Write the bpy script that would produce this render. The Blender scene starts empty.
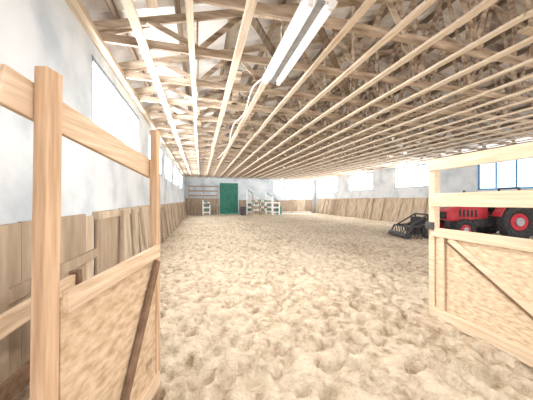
import bpy, bmesh, math, random
from mathutils import Vector, Matrix, noise
random.seed(4)
XL,XR,YE,YB=-1.57,13.7,28.0,-2.5
ZC=4.0
# ---------------- materials ----------------
def newmat(name):
    m=bpy.data.materials.new(name); m.use_nodes=True
    nt=m.node_tree; b=nt.nodes['Principled BSDF']; return m,nt,b
def mat_noise(name,cols,scale=(1,1,1),nscale=4,rough=.8,bump=.2,detail=6,metal=0,bscale=None,pos=(.3,.7)):
    m,nt,b=newmat(name)
    tc=nt.nodes.new('ShaderNodeTexCoord'); mp=nt.nodes.new('ShaderNodeMapping')
    mp.inputs['Scale'].default_value=scale
    nz=nt.nodes.new('ShaderNodeTexNoise'); nz.inputs['Scale'].default_value=nscale; nz.inputs['Detail'].default_value=detail
    cr=nt.nodes.new('ShaderNodeValToRGB')
    cr.color_ramp.elements[0].position=pos[0]; cr.color_ramp.elements[0].color=(*cols[0],1)
    cr.color_ramp.elements[1].position=pos[1]; cr.color_ramp.elements[1].color=(*cols[-1],1)
    for i,c in enumerate(cols[1:-1]):
        e=cr.color_ramp.elements.new(pos[0]+(pos[1]-pos[0])*(i+1)/(len(cols)-1)); e.color=(*c,1)
    L=nt.links
    L.new(tc.outputs['Object'],mp.inputs['Vector']); L.new(mp.outputs[0],nz.inputs['Vector'])
    L.new(nz.outputs['Fac'],cr.inputs[0]); L.new(cr.outputs[0],b.inputs['Base Color'])
    b.inputs['Roughness'].default_value=rough; b.inputs['Metallic'].default_value=metal
    b.inputs['Specular IOR Level'].default_value=.25
    if bump:
        bp=nt.nodes.new('ShaderNodeBump'); bp.inputs['Strength'].default_value=bump; bp.inputs['Distance'].default_value=.02
        if bscale:
            n2=nt.nodes.new('ShaderNodeTexNoise'); n2.inputs['Scale'].default_value=bscale; n2.inputs['Detail'].default_value=5
            L.new(tc.outputs['Object'],n2.inputs['Vector']); L.new(n2.outputs['Fac'],bp.inputs['Height'])
        else: L.new(nz.outputs['Fac'],bp.inputs['Height'])
        L.new(bp.outputs[0],b.inputs['Normal'])
    return m
def mat_emit(name,col,s):
    m,nt,b=newmat(name); b.inputs['Base Color'].default_value=(*col,1)
    b.inputs['Emission Color'].default_value=(*col,1); b.inputs['Emission Strength'].default_value=s; return m
woodY=mat_noise('wood_batten',[(.60,.47,.34),(.86,.75,.61)],(14,.7,14),2)
woodX=mat_noise('wood_truss',[(.24,.17,.12),(.52,.41,.31),(.76,.66,.54)],(.8,5,5),2)
woodD=mat_noise('wood_purlin',[(.14,.10,.07),(.34,.26,.19)],(14,.7,14),2)
woodZ=mat_noise('wood_post',[(.42,.26,.15),(.66,.46,.30)],(16,16,1.0),2.2,bump=.3)
woodG=mat_noise('wood_gate_rail',[(.50,.35,.22),(.76,.59,.43)],(14,1.0,16),2.2,bump=.3)
woodR=mat_noise('wood_gate_light',[(.62,.46,.31),(.80,.65,.49)],(14,1.0,16),2.2,bump=.2)
woodDark=mat_noise('wood_brace',[(.12,.07,.04),(.26,.16,.10)],(6,6,6),2)
osb=mat_noise('osb_panel',[(.50,.35,.22),(.68,.52,.36),(.78,.65,.48)],(1,6,16),2.2,bump=.2)
osbL=mat_noise('osb_panel_brown',[(.40,.27,.16),(.54,.39,.25),(.64,.49,.35)],(1,5,12),2.2,bump=.2)
kick=mat_noise('kickboard_wood',[(.38,.30,.22),(.54,.43,.32),(.64,.53,.41)],(3,3,.6),2,bump=.25)
kickD=mat_noise('kickboard_old',[(.30,.225,.16),(.48,.37,.27)],(3,3,.6),2,bump=.25)
plaster=mat_noise('plaster_white',[(.46,.51,.56),(.65,.69,.73),(.75,.77,.79)],(1,1,1),1.1,bump=.5,bscale=14,detail=8)
roofm=mat_noise('roof_sheet',[(.24,.19,.16),(.68,.64,.60),(.93,.92,.91)],(1,1,1),.9,bump=0,detail=7,pos=(.34,.58))
def mksand():
    m,nt,b=newmat('sand'); L=nt.links
    tc=nt.nodes.new('ShaderNodeTexCoord')
    def nz(s,d,r=.6):
        n=nt.nodes.new('ShaderNodeTexNoise'); n.inputs['Scale'].default_value=s; n.inputs['Detail'].default_value=d; n.inputs['Roughness'].default_value=r
        L.new(tc.outputs['Object'],n.inputs['Vector']); return n
    n1=nz(7.5,6,.65); n2=nz(.5,3); n3=nz(45,4)
    cr=nt.nodes.new('ShaderNodeValToRGB'); e=cr.color_ramp.elements
    e[0].position=.33; e[0].color=(.34,.255,.17,1); e[1].position=.62; e[1].color=(.66,.56,.43,1)
    x=e.new(.47); x.color=(.54,.44,.325,1)
    ad=nt.nodes.new('ShaderNodeMath'); ad.operation='MULTIPLY_ADD'; ad.inputs[1].default_value=.35; 
    L.new(n2.outputs['Fac'],ad.inputs[0]); L.new(n1.outputs['Fac'],ad.inputs[2])
    sb=nt.nodes.new('ShaderNodeMath'); sb.operation='SUBTRACT'; sb.inputs[1].default_value=.175
    L.new(ad.outputs[0],sb.inputs[0]); L.new(sb.outputs[0],cr.inputs[0]); L.new(cr.outputs[0],b.inputs['Base Color'])
    b.inputs['Roughness'].default_value=.95; b.inputs['Specular IOR Level'].default_value=.1
    b1=nt.nodes.new('ShaderNodeBump'); b1.inputs['Strength'].default_value=.6; b1.inputs['Distance'].default_value=.02; L.new(n3.outputs['Fac'],b1.inputs['Height'])
    n4=nz(11,5); b2=nt.nodes.new('ShaderNodeBump'); b2.inputs['Strength'].default_value=.8; b2.inputs['Distance'].default_value=.06; L.new(n4.outputs['Fac'],b2.inputs['Height'])
    L.new(b1.outputs[0],b2.inputs['Normal']); L.new(b2.outputs[0],b.inputs['Normal'])
    return m
sand=mksand()
glow=mat_emit('window_daylight',(.93,.97,1),28)
glowB=mat_emit('window_daylight_blue',(.50,.75,1),1.6)
framem=mat_noise('window_frame_grey',[(.25,.29,.34),(.33,.37,.42)],nscale=6,bump=0)
bluem=mat_noise('blue_paint',[(.10,.27,.48),(.14,.33,.55)],nscale=5,bump=0,rough=.5)
green=mat_noise('green_paint',[(.04,.19,.14),(.08,.27,.20)],nscale=3,bump=0,rough=.6)
white=mat_noise('white_enamel',[(.80,.80,.80),(.88,.88,.88)],nscale=5,bump=0,rough=.5)
tube=mat_emit('fluorescent_tube',(1,.98,.95),5)
grey=mat_noise('grey_metal',[(.30,.31,.33),(.45,.46,.48)],nscale=8,bump=0,rough=.5,metal=.5)
red=mat_noise('red_paint',[(.38,.02,.03),(.52,.05,.06)],nscale=3,bump=0,rough=.45)
black=mat_noise('black_rubber',[(.02,.02,.022),(.06,.058,.055)],nscale=12,bump=.2,rough=.8)
iron=mat_noise('dark_iron',[(.03,.03,.035),(.10,.09,.09)],nscale=8,bump=.1,rough=.6)
cream=mat_noise('cable_white',[(.75,.70,.62),(.85,.8,.72)],nscale=8,bump=0)
# ---------------- helpers ----------------
class B:
    def __init__(s): s.bm=bmesh.new(); s.mats=[]
    def mi(s,m):
        if m not in s.mats: s.mats.append(m)
        return s.mats.index(m)
    def _assign(s,geom_verts,m,smooth=False):
        i=s.mi(m); fs=set()
        for v in geom_verts:
            for f in v.link_faces: fs.add(f)
        for f in fs: f.material_index=i; f.smooth=smooth
    def box(s,x0,x1,y0,y1,z0,z1,m,M=None):
        r=bmesh.ops.create_cube(s.bm,size=1)
        c=Matrix.Translation(((x0+x1)/2,(y0+y1)/2,(z0+z1)/2))@Matrix.Diagonal((x1-x0,y1-y0,z1-z0,1))
        if M is not None: c=M@c
        bmesh.ops.transform(s.bm,matrix=c,verts=r['verts']); s._assign(r['verts'],m)
    def beam(s,a,b,w,h,m,up=(0,0,1)):
        a=Vector(a); b=Vector(b); d=(b-a); L=d.length; d.normalize(); up=Vector(up)
        if abs(d.dot(up))>.99: up=Vector((0,1,0))
        x=d.cross(up).normalized(); z=x.cross(d).normalized()
        R=Matrix((x,d,z)).transposed().to_4x4()
        r=bmesh.ops.create_cube(s.bm,size=1)
        bmesh.ops.transform(s.bm,matrix=Matrix.Translation((a+b)/2)@R@Matrix.Diagonal((w,L,h,1)),verts=r['verts']); s._assign(r['verts'],m)
    def cyl(s,a,b,r1,m,r2=None,seg=20):
        a=Vector(a); b=Vector(b); d=b-a
        r=bmesh.ops.create_cone(s.bm,cap_ends=True,segments=seg,radius1=r1,radius2=r1 if r2 is None else r2,depth=d.length)
        bmesh.ops.transform(s.bm,matrix=Matrix.Translation((a+b)/2)@d.to_track_quat('Z','Y').to_matrix().to_4x4(),verts=r['verts']); s._assign(r['verts'],m,False)
    def prof(s,pts,y0,y1,m):
        vs=[s.bm.verts.new((p[0],y0,p[1])) for p in pts]; ve=[s.bm.verts.new((p[0],y1,p[1])) for p in pts]
        n=len(pts); s.bm.faces.new(vs); s.bm.faces.new(ve[::-1])
        for i in range(n): s.bm.faces.new((vs[i],ve[i],ve[(i+1)%n],vs[(i+1)%n]))
        s._assign(vs+ve,m)
    def torus(s,c,axisM,R,r,m,seg=32,ms=10,flat=1.0):
        vs=[]
        for i in range(seg):
            a=2*math.pi*i/seg; ring=[]
            for j in range(ms):
                b=2*math.pi*j/ms
                rr=R+r*math.cos(b); y=r*flat*math.sin(b)
                ring.append(s.bm.verts.new(axisM@Vector((rr*math.cos(a),y,rr*math.sin(a)))+Vector(c)))
            vs.append(ring)
        al=[]
        for i in range(seg):
            for j in range(ms):
                s.bm.faces.new((vs[i][j],vs[(i+1)%seg][j],vs[(i+1)%seg][(j+1)%ms],vs[i][(j+1)%ms]))
            al+=vs[i]
        s._assign(al,m,True)
    def done(s,name,bevel=0,M=None):
        bmesh.ops.recalc_face_normals(s.bm,faces=s.bm.faces)
        me=bpy.data.meshes.new(name); s.bm.to_mesh(me); s.bm.free()
        for m in s.mats: me.materials.append(m)
        o=bpy.data.objects.new(name,me); bpy.context.collection.objects.link(o)
        if M is not None: o.matrix_world=M
        if bevel:
            bv=o.modifiers.new('bevel','BEVEL'); bv.width=bevel; bv.segments=2; bv.limit_method='ANGLE'
        return o
# ---------------- floor ----------------
def sandh(x,y):
    p=Vector((x*5.2+.9*noise.noise(Vector((x*2.3,y*2.3,3))),y*5.2+.9*noise.noise(Vector((x*2.3,y*2.3,9))),0))
    d=noise.voronoi(p)[0][0]
    t=min(1,d/.55)
    h=-.115*(1-t*t)
    h+=.022*noise.noise(Vector((x*4,y*4,1)))+.03*noise.noise(Vector((x*.9,y*.9,7)))+.016*noise.noise(Vector((x*11,y*11,2)))
    return h+.045
ys=[];y=YB
while y<YE:
    ys.append(y); y+= .25 if y<0.8 else (.035 if y<9 else (.06 if y<16 else .12))
ys.append(YE)
nx=420; xs=[XL+(XR-XL)*i/nx for i in range(nx+1)]
verts=[(x,yy,sandh(x,yy)) for yy in ys for x in xs]
n=nx+1
faces=[(j*n+i,j*n+i+1,(j+1)*n+i+1,(j+1)*n+i) for j in range(len(ys)-1) for i in range(nx)]
me=bpy.data.meshes.new('floor'); me.from_pydata(verts,[],faces); me.materials.append(sand)
me.polygons.foreach_set('use_smooth',[True]*len(faces))
o=bpy.data.objects.new('floor',me); bpy.context.collection.objects.link(o)
b=B(); b.box(-30,45,-30,YB-.01,-.2,-.05,sand); b.done('ground')
# ---------------- walls with window openings ----------------
def wall_y(name,x0,x1,wins,ztop=4.15):
    b=B(); yy=YB
    for (a,c,z0,z1) in sorted(wins):
        b.box(x0,x1,yy,a,-.2,ztop,plaster)
        b.box(x0,x1,a,c,-.2,z0,plaster); b.box(x0,x1,a,c,z1,ztop,plaster); yy=c
    b.box(x0,x1,yy,YE+.3,-.2,ztop,plaster); b.done(name)
LW=[(4.3,7.4,2.6,3.8),(8.7,11.4,2.6,3.8),(12.6,15.3,2.6,3.8),(16.8,19.6,2.6,3.8),(21,23.8,2.6,3.8)]
RW=[(7.2,9.6,2.1,3.55),(12.2,15.2,2.45,3.85),(17.6,21.0,2.45,3.85),(23.0,26.6,2.45,3.85)]
wall_y('wall_left',XL-.3,XL,LW); wall_y('wall_right',XR,XR+.3,RW+[(1.5,4.3,2.5,3.85)])
wn=1
def window(axis,p,a,c,z0,z1,g=glow,fr=framem,nm=2):
    global wn
    b=B(); t=.07
    def bx(u0,u1,v0,v1,d,m):
        if axis=='x': b.box(p-d,p+d,u0,u1,v0,v1,m)
        else: b.box(u0,u1,p-d,p+d,v0,v1,m)
    bx(a,c,z0,z1,.01,g)
    bx(a,c,z0,z0+t,.04,fr); bx(a,c,z1-t,z1,.04,fr); bx(a,a+t,z0,z1,.04,fr); bx(c-t,c,z0,z1,.04,fr)
    for i in range(1,nm):
        u=a+(c-a)*i/nm; bx(u-.03,u+.03,z0,z1,.03,fr)
    b.done('window_%d'%wn); wn+=1
for w in LW: window('x',XL-.05,*w)
window('x',XR+.12,*RW[0],g=glowB,fr=bluem,nm=3)
for w in RW[1:]+[(1.5,4.3,2.5,3.85)]: window('x',XR+.05,*w,nm=3)
EW=[(8.3,9.3,2.5,3.6),(9.95,10.95,2.5,3.6),(11.7,12.8,2.5,3.6)]
DX0,DX1=2.1,4.15
b=B()
b.box(XL-.3,DX0,YE,YE+.3,-.2,4.15,plaster); b.box(DX0,DX1,YE,YE+.3,3.5,4.15,plaster); xx=DX1
for (a,c,z0,z1) in EW:
    b.box(xx,a,YE,YE+.3,-.2,4.15,plaster); b.box(a,c,YE,YE+.3,-.2,z0,plaster); b.box(a,c,YE,YE+.3,z1,4.15,plaster); xx=c
b.box(xx,XR+.3,YE,YE+.3,-.2,4.15,plaster)
b.done('wall_back')
for w in EW: window('y',YE+.06,*w)
b=B(); XM=(XL+XR)/2; ZR=6.5; ZE=4.3
b.prof([(XL-.3,4.15),(XR+.3,4.15),(XM,ZR)],YE,YE+.25,plaster); b.done('wall_gable')
# green door
b=B()
b.box(DX0+.01,DX1-.01,YE+.08,YE+.12,-.1,3.49,green)
for i in range(11):
    x=DX0+.03+(DX1-DX0-.06)*i/10; b.box(x-.02,x+.02,YE+.04,YE+.08,-.1,3.49,green)
for z in (.3,1.8,3.3): b.box(DX0+.01,DX1-.01,YE+.03,YE+.06,z,z+.12,green)
b.done('door_1')
# ---------------- roof ----------------
def roofhalf(name,xa,za,xb,zb):
    vs=[];N=int((YE+.3-YB)/.05)
    for j in range(N+1):
        y=YB+j*.05; dz=.025*math.sin(y*2*math.pi/.2)
        vs+= [(xa,y,za+dz),(xb,y,zb+dz)]
    fs=[(2*j,2*j+1,2*j+3,2*j+2) for j in range(N)]
    me=bpy.data.meshes.new(name); me.from_pydata(vs,[],fs); me.materials.append(roofm)
    o=bpy.data.objects.new(name,me); bpy.context.collection.objects.link(o)
roofhalf('roof_left',XL-.6,ZE,XM,ZR+.15); roofhalf('roof_right',XR+.6,ZE,XM,ZR+.15)
def rz(x):
    t=(x-(XL-.6))/(XM-(XL-.6)) if x<XM else ((XR+.6)-x)/((XR+.6)-XM)
    return ZE+t*(ZR+.15-ZE)
b=B()
b.beam((XL,0,ZC+.12),(XR,0,ZC+.12),.045,.13,woodX)
b.beam((XL,0,rz(XL)-.2),(XM,0,rz(XM)-.2),.045,.13,woodX); b.beam((XR,0,rz(XR)-.2),(XM,0,rz(XM)-.2),.045,.13,woodX)
K=10; px=[XL+(XR-XL)*i/K for i in range(K+1)]
for i in range(K):
    a,c=px[i],px[i+1]
    m1=(a+c)/2
    b.beam((a,.045,ZC+.15),(m1,.045,rz(m1)-.22),.03,.09,woodX)
    b.beam((m1,-.045,rz(m1)-.22),(c,-.045,ZC+.15),.03,.09,woodX)
for x in px[1:-1]:
    b.beam((x,.045,ZC+.1),(x,.045,rz(x)-.2),.03,.09,woodX)
tr=b.done('roof_truss')
tr.location.y=-1.6
y=-1.6
while y<YE-1.3:
    y+=1.2
    o=bpy.data.objects.new('roof_truss',tr.data); o.location.y=y; bpy.context.collection.objects.link(o)
b=B()
for i in range(17):
    x=XL+.3+(XR-XL-.6)*i/16; b.box(x-.04,x+.04,YB,YE,rz(x)-.125,rz(x)-.03,woodD)
b.done('roof_purlins')
b=B()
for k in range(16):
    x0=random.uniform(XL+.2,XR-3); y0=random.uniform(1,22); L=random.uniform(2.5,4.5); a=random.uniform(-.9,.9)
    b.beam((x0,y0,ZC+.24),(x0+L*math.sin(abs(a)+.2),min(YE-.3,y0+L*math.cos(a)),ZC+.24+random.choice((0,0,.5,.9))*.5),.10,.04,woodD)
for k in range(26):
    yk=.6+1.04*k
    for x in (1.0,4.6,8.4,11.8):
        b.beam((x,yk,ZC+.26),(x+random.uniform(.5,1.2),yk+random.uniform(.6,1.1),rz(x)-.3),.08,.03,woodX)
b.done('roof_bracing')
b=B()
for k in range(90):
    x0=random.uniform(XL+.3,XR-2.5); y0=random.uniform(1,26); 
    if random.random()<.5: b.beam((x0,y0,ZC+.21),(x0+random.uniform(1,2.4),y0+random.uniform(-.2,.2),ZC+.21),.14,.025,woodY)
    else: b.beam((x0,y0,ZC+.21),(x0+random.uniform(-.3,.3),min(YE-.2,y0+random.uniform(1.3,3)),ZC+.21),.14,.025,random.choice((woodY,woodX)))
b.done('loft_planks')
bx=-.87; 
while bx<XR-.1:
    b=B(); zz=ZC
    w=.052+random.uniform(-.008,.012)
    y0=YB
    while y0<YE:
        y1=min(YE,y0+random.uniform(4.4,5.2)); j=random.uniform(-.02,.02)
        b.beam((bx+j,y0,zz+.02),(bx+j+random.uniform(-.02,.02),y1,zz+.02),2*w,.045,woodY); y0=y1
    b.done('ceiling_batten'); bx+=.72+random.uniform(-.03,.03)
b=B(); b.box(XL,XL+.12,YB,YE,ZC+.0,ZC+.1,woodY); b.box(XR-.12,XR,YB,YE,ZC,ZC+.1,woodY); b.done('trim_1')
# ---------------- kick boards ----------------
def kickwall(name,side,x,y0,y1,h,lean,mats):
    b=B(); y=y0; s=1 if side=='L' else -1
    def ln(yy): return .05+(lean-.05)*min(1,(yy-y0)/3.5) if side=='L' else lean
    while y<y1:
        w=random.uniform(1.0,1.6); ye=min(y1,y+w); hh=h+random.uniform(-.03,.03)
        m=random.choice(mats)
        b.beam((x+s*ln(y),(y+ye)/2,-.1),(x+s*.045,(y+ye)/2,hh),(ye-y)-.02,.03,m,up=(s,0,0))
        y=ye
    y=y0+.9
    while y<y1:
        b.beam((x+s*(ln(y)+.07),y,-.1),(x+s*.11,y+random.choice((-.25,.2,0,0)),h-.02),.09,.04,kickD if random.random()<.6 else kick,up=(s,0,0)); y+=random.uniform(.9,1.5)
    b.box(min(x,x+s*.09),max(x,x+s*.09),y0,y1,h-.12,h+.0,kick)
    b.done(name)
kickwall('kickboard_panelling','L',XL,4.32,YE-.5,1.42,.22,[kick,kick,kickD])
kickwall('kickboard_panelling','R',XR,11.5,YE-.5,1.75,.45,[kick,kick,kickD])
b=B()
y=YB
while y<4.3:
    b.box(XL,XL+.03,y,min(4.3,y+1.3),-.1,1.38+random.uniform(-.02,.03),random.choice([kick,kickD])); y+=1.305
b.box(XL+.03,XL+.1,2.35,2.45,-.1,1.4,kickD)
b.box(XL+.03,XL+.07,YB,4.3,.75,.87,kickD)
b.done('wall_boarding')
b=B()
for (a,c,h) in ((XL+.1,DX0-.05,1.75),(DX1+.05,XR-.5,1.6)):
    x=a
    while x<c:
        w=min(1.0,c-x); b.box(x,x+w-.02,YE-.2,YE-.16,-.1,h+random.uniform(-.05,.05),random.choice([kick,kickD])); x+=w
    b.box(a,c,YE-.16,YE-.005,h-.14,h-.04,kick)
b.done('kickboard_end')
b=B()
for z in (2.0,2.5,3.0): b.box(-1.2,1.9,YE-.3,YE-.25,z,z+.14,kickD)
for x in (-1.2,.3,1.8): b.box(x,x+.12,YE-.36,YE-.3,-.1,3.2,woodX)
b.done('rail_fence')
# ---------------- left gate ----------------
P0=Vector((-.637,1.30,0)); P1=Vector((-.365,2.27,0)); d=(P1-P0); GL=d.length; d.normalize()
R=Matrix.Rotation(math.atan2(-d.x,d.y),4,'Z'); M=Matrix.Translation(P0)@R
def gate_frame_obj(name,parts,M):
    b=B(); parts(b); return b.done(name,bevel=.005,M=M)
def lg(b):
    b.beam((-.015,-.02,-.1),(.0,0,2.165),.055,.085,woodZ,up=(0,1,0))
    b.beam((0,GL,-.1),(0,GL,2.18),.06,.07,woodZ,up=(0,1,0))
    b.beam((-.05,-.16,2.04),(-.05,GL+.02,1.86),.03,.155,woodG)
    b.beam((.03,.05,1.13),(.03,GL,1.18),.03,.10,woodG)
    b.box(.0,.02,.04,GL-.03,.10,1.15,osbL)
    b.beam((.03,.05,.10),(.03,GL,.10),.03,.13,woodG)
    b.beam((.045,.36,.10),(.045,GL-.05,1.10),.03,.06,woodDark)
    b.box(-.05,-.02,.04,GL-.03,.5,.62,woodG)
    for z in (.25,1.1): b.cyl((0,GL+.045,z),(0,GL+.045,z+.14),.015,iron); b.box(-.02,.02,GL-.2,GL+.04,z+.04,z+.1,iron)
gate_frame_obj('wooden_gate',lg,M)
# ---------------- right gate ----------------
def rg(b):
    G=1.95
    b.beam((0,0,-.1),(0,0,2.15),.09,.09,woodR,up=(0,1,0))
    b.beam((0,-G,-.1),(0,-G,2.15),.10,.10,woodR,up=(0,1,0))
    b.beam((-.06,.06,2.07),(-.06,-G,2.08),.035,.15,woodR)
    b.beam((-.06,.0,1.60),(-.06,-G,1.62),.035,.17,woodR)
    b.beam((-.05,.0,1.17),(-.05,-G,1.16),.035,.12,woodR)
    b.box(-.03,-.012,-G+.05,-.05,.06,1.2,osb)
    b.beam((-.05,0,.09),(-.05,-G,.09),.035,.15,woodR)
    b.beam((-.05,-.16,.15),(-.05,-.16,1.13),.03,.07,woodR,up=(0,1,0))
    b.beam((-.05,-.2,1.08),(-.05,-1.5,.2),.03,.03,woodDark)
    b.beam((-.045,-.25,1.10),(-.045,-1.55,.22),.03,.09,woodR)
    b.box(.0,.03,-G+.05,-.05,.3,.42,woodR)
    b.box(-.09,-.06,-.06,.06,1.2,1.3,iron)
gate_frame_obj('wooden_gate',rg,Matrix.Translation((3.10,2.72,0)))
b=B()
b.beam((-1.25,1.9,-.05),(-1.42,1.95,1.0),.10,.05,woodDark,up=(0,1,0))
b.beam((-1.3,1.5,.75),(-1.2,2.9,.80),.04,.14,woodG); b.beam((-1.15,2.85,-.05),(-1.2,2.9,.9),.08,.08,woodDark,up=(0,1,0))
b.beam((-1.3,1.5,.3),(-1.2,2.9,.32),.04,.14,woodDark)
b.done('plank_barrier')
# ---------------- lamp ----------------
b=B()
y0,y1,x,z=2.5,4.45,1.29,3.82
b.prof([(x-.09,z+.06),(x+.09,z+.06),(x+.20,z-.0),(x+.20,z-.02),(x-.20,z-.02),(x-.20,z)],y0,y1,white)
for s in (-.12,.12):
    b.cyl((x+s,y0+.05,z-.055),(x+s,y1-.05,z-.055),.022,tube)
    b.box(x+s-.03,x+s+.03,y0,y0+.05,z-.09,z-.02,white); b.box(x+s-.03,x+s+.03,y1-.05,y1,z-.09,z-.02,white)
b.box(x-.05,x+.05,y0,y1,z-.05,z-.02,grey)
for y in (y0+.3,y1-.3): b.cyl((x,y,z+.05),(x,y,ZC-.003),.008,iron,seg=8)
b.done('fluorescent_lamp')
cu=bpy.data.curves.new('power_cable','CURVE'); cu.dimensions='3D'; cu.bevel_depth=.018
sp=cu.splines.new('NURBS'); pts=[(1.2,4.45,3.85),(1.0,4.8,3.95),(1.05,5.6,3.72),(1.1,6.6,3.8),(.95,7.6,3.95),(1.05,9,3.78),(1.2,11,3.85),(1.0,14,3.95)]
sp.points.add(len(pts)-1)
for i,p in enumerate(pts): sp.points[i].co=(*p,1)
sp.use_endpoint_u=True; cu.materials.append(cream)
o=bpy.data.objects.new('power_cable',cu); bpy.context.collection.objects.link(o)
# ---------------- tractor ----------------
b=B(); I=Matrix.Identity(3)
def wheel(cx,cy,r,w,sgn,hub=None):
    b.torus((cx,cy,r),I,r*.72,r*.28,black,flat=w/(r*.56))
    b.cyl((cx,cy-w*.3,r),(cx,cy+w*.3,r),r*.46,hub or red,seg=28)
    b.cyl((cx,cy+sgn*w*.3,r),(cx,cy+sgn*w*.42,r),r*.22,grey)
    nl=22 if r>.5 else 16
    for i in range(nl):
        a=2*math.pi*i/nl
        for sd in (-1,1):
            aa=a+(0 if sd<0 else math.pi/nl)
            p=Vector((cx+r*.97*math.cos(aa),cy+sd*.02,r+r*.97*math.sin(aa)))
            q=Vector((cx+r*.93*math.cos(aa+.14),cy+sd*w*.46,r+r*.93*math.sin(aa+.14)))
            b.beam(p,q,.05,.05,black,up=Vector((math.cos(aa),0,math.sin(aa))))
for s in (-1,1):
    wheel(0,s*.72,.74,.38,s); wheel(1.95,s*.62,.42,.24,s)
    pr=[(.84*math.cos(a),.74+.84*math.sin(a)) for a in [math.radians(t) for t in range(15,156,14)]]
    pi=[(.80*math.cos(a),.74+.80*math.sin(a)) for a in [math.radians(t) for t in range(155,14,-14)]]
    b.prof(pr+pi,s*.72-.2,s*.72+.2,red)
b.cyl((0,-.72,.74),(0,.72,.74),.12,iron); b.cyl((1.95,-.62,.42),(1.95,.62,.42),.06,iron)
b.box(-.25,.8,-.25,.25,.5,.95,iron); b.box(.8,2.2,-.18,.18,.45,.85,iron)
b.prof([(.75,.85),(.75,1.42),(1.5,1.40),(2.25,1.28),(2.4,1.15),(2.4,.75),(2.2,.72)],-.28,.28,red)
b.box(2.4,2.43,-.22,.22,.8,1.1,black)
for k in range(5): b.box(1.2+.16*k,1.28+.16*k,-.29,.29,.9,1.2,black)
b.cyl((1.6,.12,1.35),(1.6,.12,2.0),.035,iron)
b.box(-.2,.25,-.24,.24,.98,1.1,black); b.box(-.3,-.2,-.24,.24,1.05,1.5,black)
b.cyl((.75,0,1.3),(.5,0,1.5),.025,iron); b.torus((.48,0,1.52),Matrix.Rotation(.9,3,'Y')@Matrix.Rotation(math.pi/2,3,'X'),.18,.018,black)
for s in (-1,1): b.beam((-.35,s*.45,.8),(-.35,s*.45,2.1),.06,.06,iron,up=(0,1,0))
b.beam((-.35,-.45,2.1),(-.35,.45,2.1),.06,.06,iron)
hd=Vector((-1.9,.55,0)).normalized()
TM=Matrix.Translation((12.3,7.7,.0))@Matrix.Rotation(math.atan2(hd.y,hd.x),4,'Z')
b.done('tractor',M=TM)
b=B()
for s in (-1,1): wheel(3.3,s*.55,.33,.18,s,iron)
b.cyl((3.3,-.55,.33),(3.3,.55,.33),.04,iron)
for s in (-1,1):
    b.beam((2.7,s*.05,.45),(3.4,s*.45,.55),.07,.07,iron); b.beam((3.4,s*.45,.55),(4.1,s*.5,.5),.07,.07,iron)
    b.beam((3.3,s*.45,.33),(3.3,s*.45,1.0),.06,.06,iron,up=(0,1,0)); b.beam((3.3,s*.45,1.0),(4.1,s*.5,.5),.05,.05,iron)
b.beam((3.3,-.45,1.0),(3.3,.45,1.0),.06,.06,iron)
for xx in (3.5,3.8,4.1):
    b.beam((xx,-.7,.48),(xx,.7,.48),.05,.05,iron)
    for k in range(7):
        yy=-.66+.22*k; b.cyl((xx,yy,.47),(xx-.05,yy,.25),.016,iron,seg=8); b.cyl((xx-.05,yy,.25),(xx+.08,yy,.02),.016,iron,seg=8)
b.cyl((4.26,-.7,.14),(4.26,.7,.14),.11,iron); 
for s in (-.7,.7): b.beam((4.1,s,.48),(4.26,s,.14),.05,.05,iron,up=(0,1,0))
b.box(3.25,3.6,-.28,.28,.6,.88,black)
b.done('harrow_cart',M=TM)
# ---------------- jumps at the far end ----------------
def stand(x,y,h,c1,c2):
    b=B()
    for s in (0,.7): b.box(x+s-.06,x+s+.06,y-.05,y+.05,.06,h-(.5 if s else 0),c1)
    for k in range(5): b.box(x,x+.7,y-.02,y+.02,.25+k*.25,.37+k*.25,c2 if k%2 else c1)
    for s in (0,.7): b.box(x+s-.05,x+s+.05,y-.35,y+.35,-.04,.07,c1)
    b.beam((x,y,h-.05),(x+.7,y,h-.55),.04,.08,c2)
    b.done('jump_stand')
stand(4.9,26.6,2.8,white,green); stand(7.0,26.6,2.5,white,green); stand(5.3,25.4,2.2,kickD,white); stand(7.4,25.2,1.9,white,iron); stand(.3,26.8,1.6,white,green)
b=B()
for k,z in enumerate((.5,.8,1.15,1.5)):
    for j in range(6): b.cyl((5.0+.35*j,26.44,z),(5.35+.35*j,26.44,z),.07,white if (j+k)%2 else (iron if k==1 else green))
b.done('jump_pole')
b=B()
for k in range(8): b.cyl((8.6,26.9-.14*(k%4),.10+.13*(k//4)),(12.4,26.9-.14*(k%4),.10+.13*(k//4)),.065,[white,kick,kickD][k%3])
b.done('pole_stack')
for (bx_,by_,mm) in ((4.3,25.6,iron),(8.3,25.9,green)):
    b=B(); b.cyl((bx_,by_,0),(bx_,by_,.9),.29,mm,seg=28)
    for z in (.02,.3,.6,.88): b.cyl((bx_,by_,z-.02),(bx_,by_,z+.02),.305,mm,seg=28)
    b.done('barrel')
# ---------------- lights ----------------
w=bpy.data.worlds.new('world'); bpy.context.scene.world=w; w.use_nodes=True
bg=w.node_tree.nodes['Background']; bg.inputs[0].default_value=(.97,.97,1,1); bg.inputs[1].default_value=3.9
def area(name,loc,rot,sx,sy,e,col=(1,1,1)):
    l=bpy.data.lights.new(name,'AREA'); l.shape='RECTANGLE'; l.size=sx; l.size_y=sy; l.energy=e; l.color=col
    o=bpy.data.objects.new(name,l); o.location=loc; o.rotation_euler=rot; bpy.context.collection.objects.link(o)
area('lamp_light',(1.29,3.5,3.72),(0,0,0),.3,1.9,120,(1,.97,.92))
vs=bpy.context.scene.view_settings; vs.view_transform='Standard'
cam=bpy.data.cameras.new('camera'); co=bpy.data.objects.new('camera',cam); bpy.context.collection.objects.link(co)
co.location=(0,0,1.6); co.rotation_euler=(math.radians(90),0,-math.atan(66.5/250)); cam.sensor_width=36; cam.lens=36*250/533; cam.clip_start=.02
bpy.context.scene.camera=co
